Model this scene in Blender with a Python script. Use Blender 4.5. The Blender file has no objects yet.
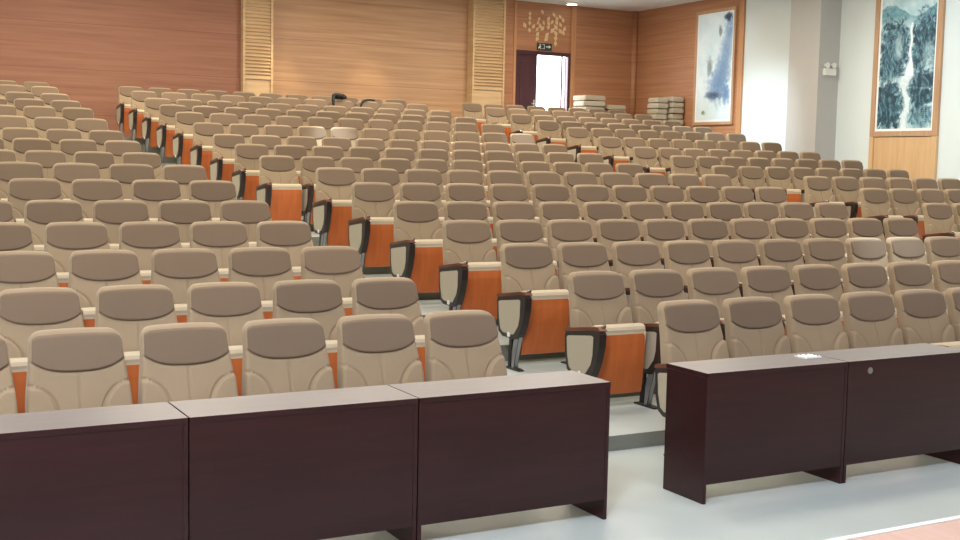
import bpy, bmesh, math, random
from mathutils import Vector, Matrix, noise
random.seed(7)
SC = bpy.context.scene
COL = SC.collection
SQ = 0.56                       # seat pitch
D = 1.0782                      # row pitch

# ---------------------------------------------------------------- materials
def new_mat(name):
    m = bpy.data.materials.new(name); m.use_nodes = True
    nt = m.node_tree; b = nt.nodes['Principled BSDF']
    return m, nt, b

def srgb(r, g, b):
    f = lambda c: (c/255/12.92) if c/255 <= .04045 else ((c/255+.055)/1.055)**2.4
    return (f(r), f(g), f(b), 1)

def flat(name, col, rough=.6, metal=0, noise_scale=0, amount=.12, spec=.5, bump=0, coat=0):
    m, nt, b = new_mat(name)
    b.inputs['Base Color'].default_value = col
    b.inputs['Roughness'].default_value = rough
    b.inputs['Metallic'].default_value = metal
    b.inputs['Specular IOR Level'].default_value = spec
    b.inputs['Coat Weight'].default_value = coat
    if noise_scale:
        tc = nt.nodes.new('ShaderNodeTexCoord'); n = nt.nodes.new('ShaderNodeTexNoise')
        n.inputs['Scale'].default_value = noise_scale; n.inputs['Detail'].default_value = 4
        nt.links.new(tc.outputs['Object'], n.inputs['Vector'])
        mx = nt.nodes.new('ShaderNodeMix'); mx.data_type = 'RGBA'
        mx.inputs['A'].default_value = tuple(c*(1-amount) for c in col[:3])+(1,)
        mx.inputs['B'].default_value = tuple(min(1, c*(1+amount)) for c in col[:3])+(1,)
        nt.links.new(n.outputs['Fac'], mx.inputs['Factor'])
        nt.links.new(mx.outputs['Result'], b.inputs['Base Color'])
        if bump:
            bp = nt.nodes.new('ShaderNodeBump'); bp.inputs['Strength'].default_value = bump
            bp.inputs['Distance'].default_value = .002
            nt.links.new(n.outputs['Fac'], bp.inputs['Height'])
            nt.links.new(bp.outputs['Normal'], b.inputs['Normal'])
    return m

def fabric(name, col, varying=.10):
    m = flat(name, col, rough=.85, noise_scale=220, amount=.10, spec=.25, bump=.25)
    nt = m.node_tree; b = nt.nodes['Principled BSDF']
    b.inputs['Sheen Weight'].default_value = .15
    b.inputs['Sheen Roughness'].default_value = .5
    # each seat cover is a slightly different dye lot
    src = b.inputs['Base Color'].links[0].from_socket
    oi = nt.nodes.new('ShaderNodeObjectInfo')
    mr = nt.nodes.new('ShaderNodeMapRange')
    mr.inputs['To Min'].default_value = 1-varying; mr.inputs['To Max'].default_value = 1+varying
    nt.links.new(oi.outputs['Random'], mr.inputs['Value'])
    hs = nt.nodes.new('ShaderNodeHueSaturation')
    nt.links.new(mr.outputs['Result'], hs.inputs['Value'])
    nt.links.new(src, hs.inputs['Color'])
    nt.links.new(hs.outputs['Color'], b.inputs['Base Color'])
    return m

def wood(name, c1, c2, scale=(.35, .35, 9), rough=.4, coat=.2, seams=None, spec=.5):
    """grain runs along the local axis with the smallest scale; optional horizontal panel seams every `seams` metres"""
    m, nt, b = new_mat(name)
    tc = nt.nodes.new('ShaderNodeTexCoord'); mp = nt.nodes.new('ShaderNodeMapping')
    mp.inputs['Scale'].default_value = scale
    nt.links.new(tc.outputs['Object'], mp.inputs['Vector'])
    n = nt.nodes.new('ShaderNodeTexNoise'); n.inputs['Scale'].default_value = 1.6
    n.inputs['Detail'].default_value = 8; n.inputs['Roughness'].default_value = .62
    nt.links.new(mp.outputs['Vector'], n.inputs['Vector'])
    r = nt.nodes.new('ShaderNodeValToRGB')
    r.color_ramp.elements[0].position = .32; r.color_ramp.elements[0].color = c1
    r.color_ramp.elements[1].position = .68; r.color_ramp.elements[1].color = c2
    nt.links.new(n.outputs['Fac'], r.inputs['Fac'])
    out = r.outputs['Color']
    if seams:
        sx = nt.nodes.new('ShaderNodeSeparateXYZ'); nt.links.new(tc.outputs['Object'], sx.inputs['Vector'])
        dv = nt.nodes.new('ShaderNodeMath'); dv.operation = 'DIVIDE'; dv.inputs[1].default_value = seams
        nt.links.new(sx.outputs['Z'], dv.inputs[0])
        fr = nt.nodes.new('ShaderNodeMath'); fr.operation = 'FRACT'; nt.links.new(dv.outputs[0], fr.inputs[0])
        lt = nt.nodes.new('ShaderNodeMath'); lt.operation = 'LESS_THAN'; lt.inputs[1].default_value = .012/seams
        nt.links.new(fr.outputs[0], lt.inputs[0])
        mx = nt.nodes.new('ShaderNodeMix'); mx.data_type = 'RGBA'
        mx.inputs['B'].default_value = tuple(c*.8 for c in c1[:3])+(1,)
        nt.links.new(out, mx.inputs['A']); nt.links.new(lt.outputs[0], mx.inputs['Factor'])
        out = mx.outputs['Result']
    nt.links.new(out, b.inputs['Base Color'])
    b.inputs['Roughness'].default_value = rough
    b.inputs['Coat Weight'].default_value = coat
    b.inputs['Specular IOR Level'].default_value = spec
    return m

M = {}
M['beige'] = fabric('beige_fabric', srgb(156, 136, 109))
M['pad'] = fabric('taupe_headrest_fabric', srgb(122, 103, 84))
M['cream'] = fabric('cream_seat_fabric', srgb(200, 183, 154), .04)
M['orange'] = wood('orange_plywood', srgb(178, 92, 42), srgb(198, 106, 50), (9, 9, .8), .45, .1)
M['armtop'] = wood('brown_arm_wood', srgb(84, 44, 28), srgb(120, 64, 38), (12, 1, 12), .3, .4)
M['dark'] = flat('black_plastic', srgb(42, 34, 31), .38)
M['inset'] = fabric('grey_beige_inset', srgb(172, 160, 138), .03)
M['steel'] = flat('grey_steel', srgb(150, 150, 150), .35, .6)
M['foot'] = flat('dark_steel', srgb(50, 48, 48), .4, .3)
M['whitepl'] = flat('white_plastic', srgb(235, 235, 230), .4)
M['shell'] = flat('brown_shell', srgb(120, 70, 40), .4)
M['desk'] = wood('dark_mahogany', srgb(38, 12, 16), srgb(50, 19, 22), (1.2, 6, 14), .3, .05, None, .35)
M['desktop_glare'] = wood('mahogany_top_painted_glare', srgb(84, 75, 79), srgb(96, 85, 89), (1.2, 10, 10), .42, .6, None, .9)  # glare on the dark wood is put into this pale grey colour
M['desktop_glare'].node_tree.nodes['Principled BSDF'].inputs['Coat Roughness'].default_value = .4
M['floor'] = flat('pale_floor', srgb(190, 199, 195), .38, noise_scale=2.2, amount=.05, spec=.4)
M['riser'] = flat('grey_riser', srgb(126, 126, 116), .6, noise_scale=6, amount=.06)
M['woodred'] = wood('reddish_panelling', srgb(142, 94, 72), srgb(163, 113, 88), (.3, .3, 10), .6, 0, .9)
M['woodmid'] = wood('honey_panelling', srgb(168, 126, 92), srgb(196, 156, 118), (.3, .3, 10), .5, 0, .9)
M['woodside'] = wood('brown_panelling', srgb(164, 112, 78), srgb(188, 134, 96), (.3, .3, 10), .5, 0, .9)
M['woodpale'] = wood('pale_louvre_wood', srgb(198, 164, 120), srgb(218, 188, 146), (.5, .5, 9), .5, 0)
M['woodtrim'] = wood('oak_trim', srgb(180, 128, 86), srgb(202, 150, 106), (9, 9, .6), .42, .1)
M['frame'] = wood('picture_frame_oak', srgb(176, 136, 102), srgb(198, 158, 122), (9, 9, .6), .5, 0)
M['oakpanel'] = wood('oak_dado', srgb(204, 162, 116), srgb(220, 182, 136), (7, 7, .5), .45, .1)
M['white'] = flat('white_wall_paint', srgb(220, 228, 227), .8, noise_scale=3, amount=.02)
M['greywall'] = flat('grey_beige_stone_paint', srgb(188, 187, 184), .8, noise_scale=5, amount=.04)
M['ceil'] = flat('ceiling_paint', srgb(242, 246, 248), .85)
M['maroon'] = wood('maroon_door', srgb(62, 26, 34), srgb(78, 34, 42), (8, 8, .6), .35, .2)
M['chrome'] = flat('brushed_chrome', srgb(205, 205, 205), .25, .9)
M['stage'] = wood('pinkish_stage_boards', srgb(196, 158, 146), srgb(212, 176, 164), (6, .5, 6), .45, .1)
M['blackcloth'] = flat('black_nylon', srgb(26, 26, 24), .7, noise_scale=30, amount=.3)
M['leaf'] = flat('pale_gold_inlay', srgb(226, 196, 150), .3, .1)
M['exitgreen'] = flat('dark_exit_sign', srgb(42, 62, 60), .4)
M['paper'] = flat('white_paper', srgb(240, 240, 236), .8)
M['padgrey'] = fabric('spare_grey_beige_fabric', srgb(184, 172, 150), .06)
M['outside'] = flat('pale_outside_paving', srgb(236, 236, 232), .9)

# ---------------------------------------------------------------- helpers
def build(name, bm, mats, parent=None, smooth=False, loc=None):
    me = bpy.data.meshes.new(name)
    bmesh.ops.recalc_face_normals(bm, faces=bm.faces)
    bm.to_mesh(me); bm.free()
    for m in (mats if isinstance(mats, (list, tuple)) else [mats]): me.materials.append(m)
    if smooth:
        for p in me.polygons: p.use_smooth = True
    o = bpy.data.objects.new(name, me); COL.objects.link(o)
    if loc is not None: o.location = loc
    if parent is not None: o.parent = parent
    return o

def empty(name, loc, rz=0):
    o = bpy.data.objects.new(name, None); COL.objects.link(o)
    o.location = loc; o.rotation_euler = (0, 0, rz); o.empty_display_size = .1
    return o

def tag(o, label=None, cat=None, group=None, kind=None):
    if label: o['label'] = label
    if cat: o['category'] = cat
    if group: o['group'] = group
    if kind: o['kind'] = kind
    return o

def box(bm, x0, x1, y0, y1, z0, z1, bevel=0, mi=0):
    r = bmesh.ops.create_cube(bm, size=1)
    vs = r['verts']
    for v in vs:
        v.co = Vector((x0+(v.co.x+.5)*(x1-x0), y0+(v.co.y+.5)*(y1-y0), z0+(v.co.z+.5)*(z1-z0)))
    fs = {f for v in vs for f in v.link_faces}
    for f in fs: f.material_index = mi
    if bevel:
        es = {e for f in fs for e in f.edges}
        bmesh.ops.bevel(bm, geom=list(es), offset=bevel, segments=2, affect='EDGES', profile=.7)

def prism_x(bm, poly, x0, x1, mi=0, bevel=0):
    """poly in (y, z), extruded along x"""
    a = [bm.verts.new((x0, y, z)) for y, z in poly]; b = [bm.verts.new((x1, y, z)) for y, z in poly]
    fs = [bm.faces.new(a), bm.faces.new(b[::-1])]
    n = len(poly)
    for i in range(n): fs.append(bm.faces.new((a[i], b[i], b[(i+1) % n], a[(i+1) % n])))
    for f in fs: f.material_index = mi
    if bevel:
        es = list({e for f in fs[:2] for e in f.edges})
        bmesh.ops.bevel(bm, geom=es, offset=bevel, segments=2, affect='EDGES', profile=.7)

def cyl(bm, p0, p1, r0, r1=None, seg=12, mi=0):
    r1 = r0 if r1 is None else r1
    p0, p1 = Vector(p0), Vector(p1); d = (p1-p0)
    m = Matrix.Translation((p0+p1)/2) @ d.to_track_quat('Z', 'Y').to_matrix().to_4x4()
    r = bmesh.ops.create_cone(bm, cap_ends=True, segments=seg, radius1=r0, radius2=r1, depth=d.length, matrix=m)
    for f in {f for v in r['verts'] for f in v.link_faces}: f.material_index = mi

def struct(name, bm, mats, smooth=False, parent=None):
    o = build(name, bm, mats, parent, smooth)
    if parent is None: o['kind'] = 'structure'
    return o

# ---------------------------------------------------------------- tiers
ZK = [0, .1022, .2412, .3799, .5128, .6754, .8194, None, .9501, 1.1061, 1.2555, 1.4442, 1.6353, 1.79, 1.945, 2.115, 2.25]
ROWS = [k for k in range(17) if k != 7]
YK = {k: D*(k if k < 7 else k-.0937) for k in ROWS}
FZ = {k: ZK[k] for k in ROWS}
XC, XR, XRIGHT, YB, ZC, XLEFT = 1.739, 9.20, 14.5, 18.37, 5.785, -5.6

prof = [(-14.0, 0.0)]
for a, k in zip(ROWS[:-1], ROWS[1:]):
    s = YK[k]-.995
    prof += [(s, FZ[a]), (s, FZ[k])]
prof.append((YB+.3, FZ[16]))
bm = bmesh.new()
x0, x1 = XLEFT-.3, XRIGHT+.3
prev = None
for i, (y, z) in enumerate(prof):
    cur = (bm.verts.new((x0, y, z)), bm.verts.new((x1, y, z)))
    if prev:
        f = bm.faces.new((prev[0], prev[1], cur[1], cur[0]))
        f.material_index = 1 if abs(prof[i-1][0]-y) < 1e-6 else 0
    prev = cur
struct('floor', bm, [M['floor'], M['riser']])

# ---------------------------------------------------------------- back wall
def wall_box(name, x0, x1, y0, y1, z0, z1, mat):
    bm = bmesh.new(); box(bm, x0, x1, y0, y1, z0, z1)
    return struct(name, bm, mat)

YW = YB
WZ0 = 2.0
wall_box('wall_back_left', XLEFT, 4.30, YW, YW+.2, WZ0, ZC, M['woodred'])
wall_box('wall_back_middle', 4.90, 9.76, YW+.12, YW+.32, WZ0, ZC, M['woodmid'])
# wall round the door, cut open for it: jambs, over-door panel and the stretch up to the corner
wall_box('wall_back_jamb', 10.60, 11.00, YW, YW+.2, WZ0, ZC, M['woodside'])
wall_box('wall_back_overdoor', 11.00, 12.54, YW+.03, YW+.2, 4.63, ZC, M['woodside'])
wall_box('wall_back_right', 12.54, XRIGHT+.2, YW, YW+.09, WZ0, ZC, M['woodside'])
for i, (xa, xb, y0) in enumerate(((10.93, 11.0, YW-.03), (12.56, 12.68, YW-.03))):
    bm = bmesh.new(); box(bm, xa, xb, y0, YW+.05, WZ0+.25, ZC, .008)
    struct('trim_%d' % (i+1), bm, M['woodtrim'])
bm = bmesh.new(); cyl(bm, (14.43, YW-.03, FZ[16]), (14.43, YW-.03, ZC), .085, seg=20)
struct('trim_3', bm, M['woodside'], True)

def louvre_column(idx, xa, xb, zslat, zslat_top):
    root = tag(empty('louvre_column', ((xa+xb)/2, YW, FZ[16])), None)
    w = (xb-xa)/2; h = ZC-FZ[16]
    y0 = -.16
    bm = bmesh.new(); box(bm, -w, w, y0+.05, .2, 0, h)
    build('backing', bm, M['woodpale'], root)
    for s in (-1, 1):
        bm = bmesh.new(); box(bm, s*w-(.05 if s > 0 else 0), s*w+(.05 if s < 0 else 0), y0, y0+.06, 0, h, .006)
        build('stile', bm, M['woodpale'], root)
    bm = bmesh.new(); z = zslat-FZ[16]; box(bm, -w+.05, w-.05, y0+.01, y0+.06, z-.07, z, .004)
    build('rail', bm, M['woodpale'], root)
    bm = bmesh.new(); z += .03
    while z < zslat_top-FZ[16]:
        prism_x(bm, [(y0+.052, z), (y0+.002, z+.004), (y0+.002, z+.022), (y0+.052, z+.048)], -w+.052, w-.052)
        z += .074
    build('slat', bm, M['woodpale'], root)
    return root
lc = louvre_column(0, 4.28, 4.94, 3.66, ZC)
tag(lc, 'pale louvred wooden column left of the honey-coloured wall panel', 'column')
lc2 = louvre_column(1, 9.76, 10.62, 3.70, ZC)
tag(lc2, 'pale louvred wooden column beside the maroon door', 'column')

# door: frame, closed left leaf, open right side onto bright daylight
dz0, dz1 = FZ[16], 4.63
dr = empty('door_1', (11.77, YW, dz0)); tag(dr, 'maroon double door at the back, its right half standing open', 'door', kind='structure')
def rel(bmx, *a, **k): box(bmx, *a, **k)
bm = bmesh.new(); h = dz1-dz0
box(bm, -.77, -.71, -.02, .08, 0, h); box(bm, .70, .77, -.02, .08, 0, h); box(bm, -.71, .70, -.02, .08, h-.09, h)
build('door_frame', bm, M['maroon'], dr)
bm = bmesh.new(); box(bm, -.71, -.14, .04, .09, 0.01, h-.09, .004)
for z0_, z1_ in ((.15, .95), (1.1, h-.25)):
    box(bm, -.62, -.23, .028, .05, z0_, z1_, .008)
leaf = build('door_leaf', bm, M['maroon'], dr)
bm = bmesh.new(); box(bm, -.235, -.195, .02, .045, .98, 1.22, .004); cyl(bm, (-.215, .035, 1.12), (-.215, -.03, 1.12), .012); cyl(bm, (-.215, -.03, 1.12), (-.33, -.03, 1.12), .012)
hd = build('door_handle', bm, M['chrome'], leaf); tag(hd, 'chrome lever handle')
# the other leaf swung right round outside, flat against the outer wall
bm = bmesh.new(); box(bm, .78, 1.36, .22, .27, .01, h-.09, .004); build('door_leaf', bm, M['maroon'], dr)
# landing outside with a thin window post
bm = bmesh.new(); box(bm, 9.5, 17.5, YW+.3, YW+6, dz0-.2, dz0); struct('floor_outside', bm, M['outside'])
bm = bmesh.new(); box(bm, 12.905, 12.95, YW+.96, YW+1.0, dz0, dz0+3.2); struct('trim_4', bm, M['maroon'])

# ---------------------------------------------------------------- right wall
wall_box('wall_right', XRIGHT, XRIGHT+.2, -14.0, 14.30, 0, ZC, M['white'])
wall_box('wall_right_rear', XRIGHT-.02, XRIGHT+.2, 14.30, YW, .3, ZC, M['woodside'])
bm = bmesh.new(); box(bm, XRIGHT-.05, XRIGHT, 14.28, 14.42, .4, ZC, .006); struct('trim_5', bm, M['woodtrim'])
wall_box('wall_right_pilaster', XRIGHT-.55, XRIGHT+.1, 11.42, 12.27, .3, ZC, M['greywall'])
wall_box('wall_left', XLEFT-.2, XLEFT, -14.0, YW+.2, 0, ZC, M['white'])
wall_box('wall_stage', XLEFT-.2, XRIGHT+.2, -14.2, -14.0, 0, ZC, M['white'])
bm = bmesh.new(); box(bm, XLEFT-.2, XRIGHT+.2, -14.2, YW+.3, ZC, ZC+.2); struct('ceiling', bm, M['ceil'])

# ---------------------------------------------------------------- paintings
def fbm(x, y, o=5, s=0.0):
    v = 0; a = .5
    for _ in range(o):
        v += a*noise.noise(Vector((x, y, s))); x *= 2.03; y *= 2.03; a *= .5
    return v
def lerp(a, b, t):
    t = max(0, min(1, t)); return tuple(p+(q-p)*t for p, q in zip(a, b))
def ss(a, b, x):
    t = max(0, min(1, (x-a)/(b-a))); return t*t*(3-2*t)
def blobm(u, v, cu, cv, ru, rv, g, soft=.35):
    """soft-edged ragged ellipse: 1 inside, 0 outside"""
    d = math.hypot((u-cu)/ru, (v-cv)/rv)+g*1.1
    return 1-ss(1-soft, 1+soft, d)
def art_waterfall(u, v):
    """ink landscape: misty peaks, cliffs either side of a waterfall, dark boulders below"""
    pale = (206, 228, 230); mid = (116, 164, 178); dark = (26, 58, 74)
    w = fbm(u*5, v*9, 5, 1.3); g = fbm(u*16+w*3, v*26, 5, 4.1); st = fbm(u*30+w*4, v*22+u*9, 4, 7.7)
    c = lerp(pale, mid, .22+w*.8)
    far = .90+.05*math.sin(u*6.3+.6)+.05*fbm(u*5, 2, 4, 2.)
    if v < far: c = lerp(c, (92, 148, 160), (.75+g)*ss(far, far-.012, v)*ss(.77, .88, v))
    def rock(c, m, tone):
        return lerp(c, lerp(dark, mid, tone+st*1.5+g*.6), m)
    c = rock(c, blobm(u, v, .16, .62, .17, .22, g), .50)
    c = rock(c, blobm(u, v, .36, .62, .17, .20, g), .38)
    c = lerp(c, pale, .60*blobm(u, v, .34, .62, .075, .10, g, .5))
    c = rock(c, blobm(u, v, .86, .66, .26, .20, g), .34)
    c = rock(c, blobm(u, v, .70, .60, .12, .19, g), .30)
    c = lerp(c, pale, .50*blobm(u, v, .90, .54, .10, .10, g, .6))
    c = rock(c, blobm(u, v, .20, .44, .30, .075, g), .45)
    c = lerp(c, pale, .6*blobm(u, v, .50, .375, .34, .03, g, .7))
    c = rock(c, blobm(u, v, .84, .36, .34, .065, g), .18)
    c = rock(c, blobm(u, v, .22, .30, .34, .05, g), .15)
    c = rock(c, blobm(u, v, .22, .15, .34, .17, g), .30)
    c = rock(c, blobm(u, v, .80, .24, .30, .08, g), .28)
    c = rock(c, blobm(u, v, .82, .10, .26, .10, g)*.7, .55)
    fall = .57+.010*math.sin(v*40)
    if .40 < v < .80:
        wd = .018+.06*ss(.54, .41, v)
        c = lerp(c, (240, 249, 250), .95*(1-ss(wd*.7, wd*1.4, abs(u-fall)+.02*g)))
    elif v <= .40:
        cx = .53-.06*ss(.40, .33, v)+.07*ss(.30, .22, v)-.05*ss(.18, .05, v)
        wd = .055+.05*ss(.28, .38, v)
        c = lerp(c, (232, 243, 244), .9*(1-ss(wd*.6, wd*1.5, abs(u-cx)+.12*g)))
    for cxu, v0, v1 in ((.90, .03, .19), (.84, .07, .14)):
        if abs(u-cxu) < .016 and v0 < v < v1 and math.sin(v*420)+math.sin(u*300+v*190) > .1: c = lerp(c, dark, .8)
    return c
def art_plum(u, v):
    """pale scroll with a blue-grey mass rising from lower middle to the top right corner"""
    pale = (230, 243, 245); blue = (104, 140, 184); deep = (44, 66, 96)
    w = fbm(u*4, v*8, 5, 8.3); g = fbm(u*14, v*26, 4, 2.2)
    c = lerp(pale, (204, 226, 234), .3+w)
    def wash(c, col, m, a): return lerp(c, col, m*(a+g*.8))
    for cu, cv, ru, rv, a in ((.60, .30, .26, .12, .8), (.70, .42, .20, .14, .75), (.80, .56, .15, .16, .6), (.88, .72, .13, .16, .5), (.92, .86, .10, .10, .6)):
        c = wash(c, blue, blobm(u, v, cu, cv, ru, rv, g, .6), a)
    c = wash(c, deep, blobm(u, v, .48, .23, .20, .03, g, .6), .8)
    c = wash(c, deep, blobm(u, v, .86, .955, .10, .035, g, .5), 1.0)
    c = wash(c, (110, 122, 124), blobm(u, v, .64, .83, .05, .045, g, .6), .8)
    c = wash(c, (110, 124, 130), blobm(u, v, .36, .50, .07, .07, g, .7), .8)
    c = wash(c, blue, blobm(u, v, .86, .24, .10, .09, g, .6), .9)
    c = wash(c, (120, 140, 90), blobm(u, v, .20, .07, .05, .02, g, .5), .8)
    return c
def vcol_mat(name):
    m, nt, b = new_mat(name)
    a = nt.nodes.new('ShaderNodeVertexColor'); a.layer_name = 'paint'
    nt.links.new(a.outputs['Color'], b.inputs['Base Color']); b.inputs['Roughness'].default_value = .45
    return m
MP = vcol_mat('ink_and_colour_painting')
def picture(y_far, y_near, z0, z1, art, border, fw_far, fw_near, rail, label, top=None):
    """hangs on the right wall; u runs from the far side (left in the photo) to the near side"""
    xw = XRIGHT-.02 if y_far > 14.3 else XRIGHT
    yc = (y_far+y_near)/2
    root = tag(empty('painting', (xw, yc, z0)), label, 'painting', 'ink paintings on the right wall')
    W = y_far-y_near; H = z1-z0
    nu, nv = 120, int(120*H/W)
    bm = bmesh.new(); lay = bm.loops.layers.float_color.new('paint')
    grid = [[bm.verts.new((-.03, W/2-W*i/nu, H*j/nv)) for i in range(nu+1)] for j in range(nv+1)]
    bu, bv = border/W, border/H
    for j in range(nv):
        for i in range(nu):
            f = bm.faces.new((grid[j][i], grid[j][i+1], grid[j+1][i+1], grid[j+1][i]))
            u, v = (i+.5)/nu, (j+.5)/nv
            if u < bu or u > 1-bu or v < bv or v > 1-bv*.5: c = (244, 246, 244)
            else: c = art((u-bu)/(1-2*bu), (v-bv)/(1-bv*1.5))
            cc = srgb(*[max(0, min(255, q)) for q in c])
            for l in f.loops: l[lay] = cc
    # close the sheet into a thin board
    r = bmesh.ops.extrude_face_region(bm, geom=list(bm.faces))
    for v in [g for g in r['geom'] if isinstance(g, bmesh.types.BMVert)]: v.co.x = -.004
    cv = build('canvas', bm, MP, root)
    zt = H if top is None else top-z0
    bm = bmesh.new()
    box(bm, -.06, -.002, W/2, W/2+fw_far, -rail, zt+rail, .006)
    box(bm, -.06, -.002, -W/2-fw_near, -W/2, -rail, zt+rail, .006)
    box(bm, -.06, -.002, -W/2, W/2, -rail, 0, .006)
    box(bm, -.06, -.002, -W/2, W/2, zt, zt+rail, .006)
    build('frame', bm, M['frame'], root)
    return root
picture(15.87, 14.58, 2.97, 5.45, art_plum, .05, .05, .06, .07, 'tall pale blue ink painting on the brown wood wall near the corner')
picture(10.37, 8.98, 2.68, 5.22, art_waterfall, .045, .10, .12, .10, 'tall teal waterfall landscape painting on the white right wall')
bm = bmesh.new(); z0 = FZ[6]-.2
box(bm, XRIGHT-.03, XRIGHT-.001, 8.98, 10.37, z0, 2.57, .004)
box(bm, XRIGHT-.06, XRIGHT-.001, 8.86, 8.98, z0, 2.575, .004); box(bm, XRIGHT-.06, XRIGHT-.001, 10.37, 10.47, z0, 2.575, .004)
struct('trim_6', bm, M['oakpanel'])

# emergency lamp on the pilaster
el = tag(empty('emergency_light', (14.22, 11.42, 3.80)), 'small white twin emergency lamp on the grey pilaster', 'lamp')
bm = bmesh.new(); box(bm, -.15, .15, -.07, 0, 0, .14, .012); build('battery_box', bm, M['whitepl'], el)
for s in (-1, 1):
    bm = bmesh.new(); cyl(bm, (s*.085, -.075, .20), (s*.085, -.01, .20), .058, .045, 16); cyl(bm, (s*.085, -.035, .13), (s*.085, -.035, .16), .012)
    build('lamp_head', bm, M['whitepl'], el, False)

# exit sign above the door, with a dark plate, running figure, door and arrow
ex = tag(empty('exit_sign', (11.80, YW+.03, 4.66)), 'small dark exit sign with white pictograms above the maroon door', 'sign')
bm = bmesh.new(); box(bm, -.20, .20, -.05, 0, 0, .17, .008); build('sign_box', bm, M['exitgreen'], ex)
bm = bmesh.new(); yF = -.054
def q2(bm, pts, y0=yF, y1=-.05):
    a = [bm.verts.new((x, y0, z)) for x, z in pts]; b = [bm.verts.new((x, y1, z)) for x, z in pts]
    bm.faces.new(a); bm.faces.new(b[::-1]); n = len(pts)
    for i in range(n): bm.faces.new((a[i], b[i], b[(i+1) % n], a[(i+1) % n]))
q2(bm, [(-.15, .115), (-.125, .115), (-.125, .14), (-.15, .14)])
q2(bm, [(-.17, .08), (-.12, .105), (-.11, .095), (-.135, .06), (-.10, .03), (-.115, .02), (-.15, .055), (-.175, .03), (-.185, .04)])
q2(bm, [(-.07, .03), (-.01, .03), (-.01, .14), (-.07, .14), (-.07, .13), (-.02, .13), (-.02, .04), (-.07, .04)])
q2(bm, [(.03, .075), (.11, .075), (.11, .05), (.17, .085), (.11, .12), (.11, .095), (.03, .095)])
build('pictogram', bm, M['whitepl'], ex)

# pale diamonds inlaid on the over-door panel
orn = tag(empty('wall_ornament', (11.77, YW+.03, 4.86)), 'scatter of pale gold diamond shapes on the panel above the door', 'decoration')
DIA = [(213, 125, .045, 0), (213, 168, .045, 0), (213, 218, .045, 0), (167, 245, .055, .5), (213, 290, .045, 0), (250, 250, .05, -.6),
       (285, 275, .045, -.6), (312, 240, .05, .3), (335, 262, .055, -.7), (290, 325, .05, -.6), (287, 372, .05, -.6), (330, 95, .045, .6),
       (390, 160, .05, -.5), (392, 205, .05, .4), (390, 245, .05, -.2), (430, 275, .06, -.7), (378, 325, .055, -.7), (372, 368, .055, -.7),
       (462, 240, .06, .6), (462, 300, .055, .5), (462, 352, .055, 0), (462, 405, .05, 0), (440, 115, .045, .5), (470, 150, .045, .6),
       (468, 190, .05, .5), (500, 130, .045, .7), (505, 275, .055, .7), (545, 250, .05, -.5), (535, 290, .045, .4), (300, 170, .04, -.5),
       (290, 210, .04, -.5), (345, 205, .04, .4), (425, 190, .045, -.5), (505, 210, .045, .5), (530, 160, .045, .2)]
for (dx, dy, s, a) in DIA:
    x = 11.148+(dx/9.64-14)*.02877-11.77; z = 5.569-(dy-96)*.00234-4.86
    bm = bmesh.new()
    s *= 1.25; pts = [(0, s*1.15), (s*.75, 0), (0, -s*1.15), (-s*.75, 0)]
    pts = [(x+p*math.cos(a)-q*math.sin(a), z+p*math.sin(a)+q*math.cos(a)) for p, q in pts]
    q2(bm, pts, -.012, 0)
    build('diamond', bm, M['leaf'], orn)

# ---------------------------------------------------------------- the chair
def lean(z):                    # front plane of the backrest: y at height z
    return -.003-.265*(1.0-z)-.02*math.sin((1-z)/.58*math.pi)

def hw(z):                      # half width of the backrest
    base = .260-.028*ss(.60, .94, z)
    r = .065
    if z > 1.0-r:
        t = (z-(1.0-r))/r
        base -= r*(1-math.sqrt(max(0, 1-t*t)))
    if z < .47:
        t = 1-(z-.42)/.05
        base -= .05*(1-math.sqrt(max(0, 1-t*t)))
    return base

def topcrown(x):                # gentle arch of the top edge
    return -.20*x*x

def seam_z(x):                  # lower seam of the headrest
    return .788+.45*x*x+13*x**4

def bolster_edge(z):            # |x| of the inner edge of the side bolsters
    if z > .735: return 9
    if z < .57: return .105
    return .25-.145*math.sqrt(max(0, 1-((z-.57)/.165)**2))

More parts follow.
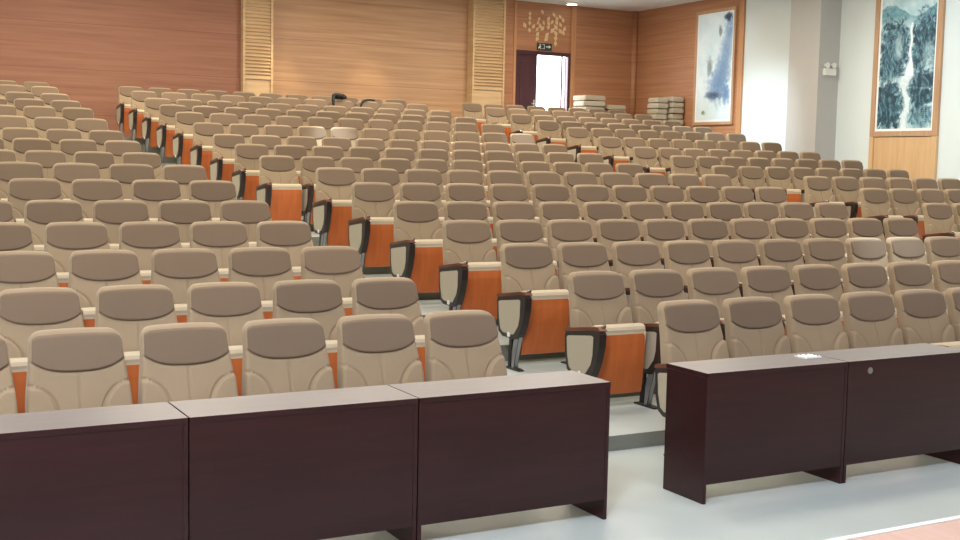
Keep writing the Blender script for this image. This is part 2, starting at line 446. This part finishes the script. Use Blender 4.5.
def backrest_mesh(nx, nz):
    bm = bmesh.new()
    z0, z1 = .42, 1.0
    front, back = [], []
    for j in range(nz+1):
        t = j/nz
        t = t-.035*math.sin(2*math.pi*t)*0
        z = z0+(z1-z0)*t
        # denser sampling near the top edge
        z = z0+(z1-z0)*(1-(1-t)**1.25)
        w = max(hw(z), .02)
        rf, rb = [], []
        for i in range(nx+1):
            s = -1+2*i/nx
            s = math.copysign(abs(s)**.85, s)
            x = w*s
            zz = z+topcrown(x)*ss(.75, 1.0, z)
            de = min(w-abs(x), (z1-z)*1.0+.0, (z-z0)+.02)
            de = max(0, de)
            R = .026
            rr = 1-math.sqrt(max(0, 1-(1-min(1, de/R))**2))     # 0 inside .. 1 at rim
            y = lean(z)+.026*rr
            # side bolsters: raised pads bounded by an arc that sweeps in towards the bottom
            ax = abs(x)
            if z < .745 and de > .002:
                e_ = bolster_edge(min(z, .733))
                d = min(ax-e_, (.735-z)*1.2) if ax > e_-.02 else ax-e_
                y -= .022*ss(-.002, .022, d)
                y += .012*math.exp(-(d/.0055)**2)
            # centre seam
            if z < seam_z(0)-.005: y += .012*math.exp(-(x/.0055)**2)
            dsm = z-seam_z(x)
            y += .010*math.exp(-(dsm/.007)**2)*ss(0, .01, de)
            # slight lumbar bulge
            y -= .012*math.exp(-((z-.62)/.10)**2)*ss(.2, 0, ax)
            rf.append(bm.verts.new((x, y, zz)))
            rb.append(bm.verts.new((x*(1-.0), lean(z)+.085-.035*rr*.6, zz)))
        front.append(rf); back.append(rb)
    for j in range(nz):
        for i in range(nx):
            bm.faces.new((front[j][i], front[j][i+1], front[j+1][i+1], front[j+1][i]))
            bm.faces.new((back[j][i+1], back[j][i], back[j+1][i], back[j+1][i+1]))
    for j in range(nz):
        bm.faces.new((back[j][0], front[j][0], front[j+1][0], back[j+1][0]))
        bm.faces.new((front[j][nx], back[j][nx], back[j+1][nx], front[j+1][nx]))
    for i in range(nx):
        bm.faces.new((front[nz][i], front[nz][i+1], back[nz][i+1], back[nz][i]))
        bm.faces.new((front[0][i+1], front[0][i], back[0][i], back[0][i+1]))
    return bm

def headrest_mesh(nx, nz):
    bm = bmesh.new(); front = []; back = []
    for j in range(nz+1):
        t = j/nz
        rf, rb = [], []
        for i in range(nx+1):
            s = -1+2*i/nx
            # sides follow the backrest outline a rim's width inside it
            w0 = .236
            x = w0*s
            zlo = seam_z(x)+.004
            cr = .055
            ax = abs(x)
            ztop = .983+topcrown(x)
            if ax > w0-cr:
                q = (ax-(w0-cr))/cr; ztop -= cr*.95*(1-math.sqrt(max(0, 1-q*q)))
            zlo = min(zlo, ztop-.012)
            z = zlo+(ztop-zlo)*t
            w = max(.01, hw(min(z, .985))-.011)
            x = max(-w, min(w, x))
            de = max(0, min(w0-ax, ztop-z, z-zlo))
            R = .012
            rr = 1-math.sqrt(max(0, 1-(1-min(1, de/R))**2))
            y = lean(z)-.008+.014*rr-.004*math.cos(x/w0*1.3)
            rf.append(bm.verts.new((x, y, z))); rb.append(bm.verts.new((x, lean(z)+.03, z)))
        front.append(rf); back.append(rb)
    for j in range(nz):
        for i in range(nx):
            bm.faces.new((front[j][i], front[j][i+1], front[j+1][i+1], front[j+1][i]))
            bm.faces.new((back[j][i+1], back[j][i], back[j+1][i], back[j+1][i+1]))
        bm.faces.new((back[j][0], front[j][0], front[j+1][0], back[j+1][0]))
        bm.faces.new((front[j][nx], back[j][nx], back[j+1][nx], front[j+1][nx]))
    for i in range(nx):
        bm.faces.new((front[nz][i], front[nz][i+1], back[nz][i+1], back[nz][i]))
        bm.faces.new((front[0][i+1], front[0][i], back[0][i], back[0][i+1]))
    return bm

def shell_mesh():
    bm = bmesh.new(); n = 12; rows = []
    for j in range(n+1):
        z = .44+(.94-.44)*j/n; w = hw(z)-.03
        rows.append([bm.verts.new((x, lean(z)+dy, z)) for x, dy in ((-w, .075), (w, .075), (w*.9, .108), (-w*.9, .108))])
    for a, b in zip(rows[:-1], rows[1:]):
        for i in range(4): bm.faces.new((a[i], a[(i+1) % 4], b[(i+1) % 4], b[i]))
    bm.faces.new(rows[0][::-1]); bm.faces.new(rows[-1])
    return bm

def seat_cushion_mesh():
    # tipped-up cushion: pale pad whose rounded front edge shows above the wooden underside
    bm = bmesh.new()
    prism_x(bm, [(-.345, .592), (-.352, .612), (-.345, .634), (-.325, .647), (-.29, .650), (-.255, .636), (-.235, .58), (-.225, .4), (-.24, .2), (-.27, .15), (-.30, .15), (-.31, .2)], -.214, .214, bevel=.014)
    return bm
def seat_panel_mesh():
    bm = bmesh.new()
    prism_x(bm, [(-.343, .594), (-.347, .51), (-.340, .36), (-.325, .2), (-.315, .135), (-.302, .13), (-.300, .2), (-.325, .588)], -.216, .216, bevel=.004)
    return bm

ARM = [(-.022, .548), (-.04, .572), (-.40, .622), (-.458, .626), (-.482, .60), (-.476, .50), (-.440, .39), (-.398, .30), (-.365, .262), (-.30, .250), (-.12, .256), (-.062, .29), (-.034, .40)]
def arm_frame_mesh():
    bm = bmesh.new(); prism_x(bm, ARM, -.030, .030, bevel=.006); return bm
def arm_inset_mesh():
    bm = bmesh.new()
    prism_x(bm, [(-.056, .530), (-.075, .542), (-.375, .580), (-.402, .572), (-.398, .44), (-.378, .37), (-.315, .298), (-.29, .288), (-.135, .290), (-.095, .312), (-.068, .40)], -.033, .033, bevel=.003)
    return bm
def arm_top_mesh():
    bm = bmesh.new()
    prism_x(bm, [(-.02, .564), (-.04, .573), (-.40, .622), (-.455, .627), (-.478, .618), (-.484, .628), (-.458, .648), (-.40, .646), (-.04, .596), (-.02, .586)], -.033, .033, bevel=.005)
    return bm
def leg_mesh():
    bm = bmesh.new()
    prism_x(bm, [(-.205, .27), (-.25, .27), (-.222, .012), (-.188, .012)], -.010, .010, bevel=.003)     # slim rear strut
    prism_x(bm, [(-.30, .27), (-.385, .30), (-.335, .15), (-.300, .012), (-.262, .012), (-.268, .15)], -.020, .020, mi=1, bevel=.004)
    prism_x(bm, [(-.39, 0), (-.39, .010), (-.35, .018), (-.18, .018), (-.14, .010), (-.14, 0)], -.026, .026)
    return bm

def proto_object(name, bm, mats, parent, smooth):
    return build(name, bm, mats, parent, smooth)

def make_proto():
    root = empty('auditorium_chair', (0, 0, 0))
    b = build('backrest', backrest_mesh(100, 84), M['beige'], root, True)
    h = build('headrest', headrest_mesh(44, 24), M['pad'], b, True); h['label'] = 'taupe headrest pad'
    s = build('back_shell', shell_mesh(), M['shell'], b); s['label'] = 'brown moulded back shell'
    c = build('seat', seat_cushion_mesh(), M['cream'], root, False, (0, 0, -.012))
    p = build('seat_panel', seat_panel_mesh(), M['orange'], c); p['label'] = 'orange wooden underside'
    return root

def make_arm(parent, x, plate=False):
    a = build('armrest', arm_frame_mesh(), M['dark'], parent); a.location = (x+(.015 if x < 0 else 0), -.015, 0)
    build('arm_panel', arm_inset_mesh(), M['inset'], a)['label'] = 'grey-beige fabric inset'
    build('arm_top', arm_top_mesh(), M['armtop'], a)['label'] = 'brown wooden arm top'
    build('leg', leg_mesh(), [M['foot'], M['steel']], a)
    if plate:
        bm = bmesh.new(); cyl(bm, (-.037, -.235, .283), (.0, -.235, .283), .021, seg=16)
        build('number_plate', bm, M['whitepl'], a)['label'] = 'small round white plate'
        bm = bmesh.new(); sx = 1 if x < 0 else -1
        cyl(bm, (sx*.026, -.435, .606), (sx*.044, -.435, .606), .02, .016, 14); cyl(bm, (sx*.02, -.47, .655), (sx*.02, -.44, .655), .012, seg=10)
        build('hinge_cap', bm, M['chrome'], a)['label'] = 'chrome hinge cap'
    return a

proto = make_proto()
make_arm(proto, -SQ/2)                      # every chair owns the stand on its left
end_left = make_proto(); make_arm(end_left, -SQ/2, True)
end_right = make_proto(); make_arm(end_right, -SQ/2); make_arm(end_right, SQ/2, True)
for o in (proto, end_left, end_right): o.name = 'auditorium_chair'

def copy_tree(o, parent=None):
    c = o.copy(); COL.objects.link(c); c.parent = parent
    for ch in list(o.children): copy_tree(ch, c)
    return c

# camera numbers, also used to leave out chairs the photo cannot show
F, YAW, PITCH, ROLL = 1180.37, .4997, -.0894, .0206
CAM = Vector((-3.3068, -6.2843, 1.8902))
fw = Vector((math.sin(YAW)*math.cos(PITCH), math.cos(YAW)*math.cos(PITCH), math.sin(PITCH)))
rt = Vector((math.cos(YAW), -math.sin(YAW), 0)); up = rt.cross(fw)
rt, up = math.cos(ROLL)*rt+math.sin(ROLL)*up, -math.sin(ROLL)*rt+math.cos(ROLL)*up
def px(p):
    q = Vector(p)-CAM; z = q.dot(fw)
    return 480+F*q.dot(rt)/z, 270-F*q.dot(up)/z, z

ORD = ['first', 'second', 'third', 'fourth', 'fifth', 'sixth', 'seventh', 'eighth', 'ninth', 'tenth', 'eleventh', 'twelfth', 'thirteenth', 'fourteenth', 'fifteenth', 'sixteenth']
used = set(); N = 0
def place(src, x, k, label):
    global N
    if src not in used: used.add(src); o = src
    else: o = copy_tree(src)
    o.location = (x-(.025 if k == 1 else 0), YK[k], FZ[k]); N += 1
    tag(o, label, 'chair', 'tip-up auditorium chairs')
    return o
def inside(x, k):
    for dx in (-.26, .26):
        for dz in (.45, 1.0):
            a, b, _ = px((x+dx, YK[k], FZ[k]+dz))
            if -2 < a < 962 and b > 0: return True
    return False
for r, k in enumerate(ROWS):
    row = ORD[r]+' row'
    # left block: seat 0 is the one on the aisle, the others run to the left
    for i in range(8):
        x = -SQ*i
        if not inside(x, k): continue
        if k == 0:
            lab = 'front-row beige chair behind the left desks, %s from the aisle' % ORD[i]
        elif i == 0:
            lab = 'beige tip-up chair at the aisle end of the left block, %s' % row
        else:
            lab = 'beige tip-up chair in the left block, %s, %s from the aisle' % (row, ORD[i])
        place(end_right if i == 0 else proto, x, k, lab)
    for i in range(11):
        x = XC+SQ*i
        if not inside(x, k): continue
        if k == 0:
            lab = 'front-row beige chair behind the right desks, %s from the aisle' % ORD[i]
        elif i == 0:
            lab = 'aisle-end chair showing its orange seat panel, left end of middle block, %s' % row
        else:
            lab = 'beige tip-up chair in the middle block, %s, %s from its left aisle' % (row, ORD[i])
        place(end_left if i == 0 else (end_right if i == 10 else proto), x, k, lab)
    for i in range(8):
        x = XR+SQ*i
        if not inside(x, k): continue
        if i == 0: lab = 'beige tip-up chair at the aisle end of the right block, %s' % row
        elif i == 7: lab = 'beige tip-up chair at the wall end of the right block, %s' % row
        else: lab = 'beige tip-up chair in the right block, %s, %s from its aisle' % (row, ORD[i])
        place(end_left if i == 0 else (end_right if i == 7 else proto), x, k, lab)
print('CHAIRS', N)

# ---------------------------------------------------------------- desks
def desk(x0, x1, label, mark=False):
    w = (x1-x0)/2-.003
    root = tag(empty('desk', ((x0+x1)/2, -.985, 0)), label, 'desk', 'dark mahogany desks before the front row')
    d = .19
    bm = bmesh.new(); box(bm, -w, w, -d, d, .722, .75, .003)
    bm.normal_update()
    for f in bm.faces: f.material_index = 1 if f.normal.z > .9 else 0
    build('desk_top', bm, [M['desk'], M['desktop_glare']], root)
    for s in (-1, 1):
        bm = bmesh.new(); xs = s*(w-.011); box(bm, xs-.011, xs+.011, -d+.004, d-.01, 0, .722, .002); build('side_panel', bm, M['desk'], root)
    bm = bmesh.new(); box(bm, -w+.022, w-.022, -d+.006, -d+.024, .11, .722, .002); p = build('modesty_panel', bm, M['desk'], root)
    bm = bmesh.new(); box(bm, -w+.022, w-.022, .0, .15, .56, .575); build('shelf', bm, M['desk'], root)
    if mark:
        bm = bmesh.new(); cyl(bm, (2.215-(x0+x1)/2, -d+.0065, .683), (2.215-(x0+x1)/2, -d+.001, .683), .02, seg=20)
        build('cover_cap', bm, M['steel'], p)['label'] = 'small pale round cap'
    return root
desk(-.84, .295, 'dark mahogany desk left of the gap in the desk row, nearest to it')
desk(-1.965, -.84, 'dark mahogany desk second to the left of the gap in the desk row')
desk(-3.09, -1.965, 'dark mahogany desk at far left of the desk row, cut by the frame')
desk(.945, 2.03, 'dark mahogany desk right of the gap in the desk row, paper on its top')
desk(2.03, 3.125, 'dark mahogany desk second to the right of the gap, round cap on front', True)

bm = bmesh.new(); n = 8
g = [[bm.verts.new((1.85+.13*i/n, -1.0+.10*j/n, .7515+.012*abs(math.sin(i*1.9+j*1.3))*(0 if 0 else 1))) for i in range(n+1)] for j in range(n+1)]
for j in range(n):
    for i in range(n): bm.faces.new((g[j][i], g[j][i+1], g[j+1][i+1], g[j+1][i]))
r = bmesh.ops.extrude_face_region(bm, geom=list(bm.faces))
for v in [q for q in r['geom'] if isinstance(q, bmesh.types.BMVert)]: v.co.z = .7505
tag(build('crumpled_paper', bm, M['paper']), 'small crumpled white paper on the right-hand desk top', 'paper')

# ---------------------------------------------------------------- stage edge
bm = bmesh.new(); box(bm, XLEFT, XRIGHT, -14.0, -2.665, 0, .296); st = struct('stage', bm, M['stage'])
bm = bmesh.new(); box(bm, XLEFT, XRIGHT, -2.66, -2.625, 0, .30, .004); struct('trim_7', bm, M['whitepl'])

# ---------------------------------------------------------------- things at the back
def spare_pad(loc, rz, w, d, t, label, grp):
    bm = bmesh.new(); box(bm, -w/2, w/2, -d/2, d/2, 0, t, min(.035, t*.4))
    for v in bm.verts:
        cx, cy = v.co.x/(w/2), v.co.y/(d/2)
        v.co.z += .012*(1-cx*cx)*(1 if v.co.z > t/2 else 0)-.010*cy*cy*(v.co.z > t/2)
    o = build('spare_cushion', bm, M['padgrey'], None, False, loc); o.rotation_euler.z = rz
    tag(o, label, 'cushion', grp); return o
def pad_stack(x, y, z0, n, w, d, t, where):
    for j in range(n):
        pos = 'topmost' if j == n-1 else ('bottom' if j == 0 else '%s from the top' % ORD[n-1-j])
        spare_pad((x+random.uniform(-.015, .015), y+random.uniform(-.03, .03), z0+j*(t+.012)), random.uniform(-.05, .05)+(.12*math.sin(j*2.1) if w > .45 else 0), w*random.uniform(.93, 1.03), d*random.uniform(.9, 1.05), t,
                  'grey-beige spare cushion, %s in the stack %s' % (pos, where), 'spare cushions stacked at the back')
pad_stack(12.76, 17.80, FZ[16], 10, .60, .55, .124, 'beside the open door')
pad_stack(13.46, 17.82, FZ[16], 9, .52, .50, .117, 'between door and room corner')
pad_stack(13.86, 16.55, FZ[15], 11, .32, .42, .119, 'by the right wall, left column')
pad_stack(14.25, 16.45, FZ[15], 11, .34, .42, .122, 'by the right wall, right column')

# black bag slumped over a seat back, and a black strap on the next one
def skin_thing(name, pts, mat):
    """rounded tube through pts = (x, y, z, radius)"""
    me = bpy.data.meshes.new(name); me.from_pydata([p[:3] for p in pts], [(i, i+1) for i in range(len(pts)-1)], [])
    me.materials.append(mat)
    o = bpy.data.objects.new(name, me); COL.objects.link(o)
    o.modifiers.new('skin', 'SKIN'); o.modifiers.new('sub', 'SUBSURF').levels = 2
    for v, p in zip(me.skin_vertices[0].data, pts): v.radius = (p[3], p[3])
    dg = bpy.context.evaluated_depsgraph_get(); dg.update()
    m2 = bpy.data.meshes.new_from_object(o.evaluated_get(dg))
    o.modifiers.clear(); o.data = m2
    for p in m2.polygons: p.use_smooth = True
    return o
zt = FZ[15]+1.0; yb = YK[15]+.02
bm = bmesh.new(); bmesh.ops.create_icosphere(bm, subdivisions=4, radius=1)
for v in bm.verts:
    n_ = noise.noise(v.co*1.7+Vector((3, 1, 2)))*.22+noise.noise(v.co*4.5)*.09
    c_ = v.co*(1+n_)
    v.co = Vector((c_.x*.15, c_.y*.085, c_.z*.066-.02*max(0, c_.x)))
bag = build('shoulder_bag', bm, M['blackcloth'], None, True, (5.60, yb-.01, zt+.078))
bs = skin_thing('strap', [(-.10, -.03, .03, .03), (-.15, -.08, .0, .035), (-.175, -.13, -.08, .035), (-.18, -.155, -.17, .03), (-.17, -.175, -.235, .02)], M['blackcloth'])
bs.parent = bag
tag(bag, 'black bag slumped over a beige seat back near the back wall', 'bag')
stp = skin_thing('bag_strap', [(6.03, yb-.10, zt-.14, .018), (6.05, yb-.09, zt-.06, .02), (6.10, yb-.06, zt+.0, .02), (6.20, yb-.03, zt+.025, .018), (6.30, yb+.01, zt+.035, .02), (6.40, yb+.03, zt+.022, .018)], M['blackcloth'])
tag(stp, 'thin black strap lying over the seat back beside the black bag', 'strap')

# ---------------------------------------------------------------- ceiling lamp near the back wall
cl = tag(empty('ceiling_downlight', (12.33, 18.02, ZC)), 'round white downlight in the ceiling above the maroon door', 'lamp')
bm = bmesh.new(); cyl(bm, (0, 0, -.03), (0, 0, 0), .15, .16, 28); build('rim', bm, M['whitepl'], cl)
m, nt, b = new_mat('lit_diffuser'); b.inputs['Emission Color'].default_value = (1, .97, .9, 1); b.inputs['Emission Strength'].default_value = 6
bm = bmesh.new(); cyl(bm, (0, 0, -.036), (0, 0, -.028), .12, .12, 28); build('diffuser', bm, m, cl)

# ---------------------------------------------------------------- lights
def area(name, loc, sx, sy, power, col, rot=(0, 0, 0)):
    l = bpy.data.lights.new(name, 'AREA'); l.shape = 'RECTANGLE'; l.size = sx; l.size_y = sy; l.energy = power; l.color = col
    o = bpy.data.objects.new(name, l); COL.objects.link(o); o.location = loc; o.rotation_euler = rot; return o
def spot(name, loc, target, power, col, ang, blend=.6, rad=.08):
    l = bpy.data.lights.new(name, 'SPOT'); l.energy = power; l.color = col; l.spot_size = math.radians(ang); l.spot_blend = blend; l.shadow_soft_size = rad
    o = bpy.data.objects.new(name, l); COL.objects.link(o); o.location = loc
    o.rotation_euler = (Vector(target)-Vector(loc)).to_track_quat('-Z', 'Y').to_euler(); return o
WARM = (1, .88, .72); COOL = (.74, .90, 1)
for ix, x in enumerate((-3, 1.5, 6, 10.5)):
    for y, p in ((1.5, 88), (6, 98), (10.5, 145), (15, 155)):
        area('ceiling_panel_light', (x, y, ZC-.05), 1.2, 1.2, p, WARM)
for x, p in ((5.15, 200), (7.25, 180), (9.1, 40)):
    spot('wall_washer_light', (x, YW-1.25, ZC-.06), (x, YW+.1, 2.9), p, (1, .84, .52), 36, 1)
# added cool fill lights over the stage, unseen, to light the front seats
for x, p in ((-4.0, 470), (1.0, 85), (6.0, 80), (11.0, 160)):
    area('stage_fill_light', (x, -5.5, 5.4), 1.5, .8, p, (.84, .89, 1), (math.radians(38), 0, 0))
# cool fill spots added to brighten the right-hand wall and painting, fixtures unseen
spot('wall_fill_spot', (8.5, 12.2, ZC-.06), (14.5, 13.5, 2.5), 1700, COOL, 34, 1)
spot('wall_fill_spot', (10.0, 14.6, ZC-.06), (14.5, 15.2, 4.0), 230, COOL, 46, 1)
spot('wall_fill_spot', (9.5, 8.0, ZC-.06), (14.5, 8.6, 3.6), 600, COOL, 60, 1)
for x, y, zz, p in ((-2.0, 11.6, 2.2, 1500), (3.75, 11.5, 2.1, 1700), (7.3, 11.5, 2.1, 1000), (6.0, 2.3, 1.1, 1500)):
    spot('downlight', (x, y-.5, ZC-.06), (x, y, zz), p, COOL, 17, .8)

w = bpy.data.worlds.new('daylight'); SC.world = w; w.use_nodes = True
bg = w.node_tree.nodes['Background']; bg.inputs['Color'].default_value = (.90, .96, 1, 1); bg.inputs['Strength'].default_value = 11

# ---------------------------------------------------------------- camera
cam = bpy.data.cameras.new('camera'); co = bpy.data.objects.new('camera', cam); COL.objects.link(co)
cam.sensor_width = 36; cam.lens = F/960*36; cam.clip_end = 200
mw = Matrix((rt, up, -fw)).transposed().to_4x4(); mw.translation = CAM
co.matrix_world = mw
SC.camera = co
SC.view_settings.view_transform = 'Standard'; SC.view_settings.look = 'None'
SC.view_settings.gamma = 1; SC.view_settings.exposure = -.1; SC.view_settings.use_curve_mapping = False
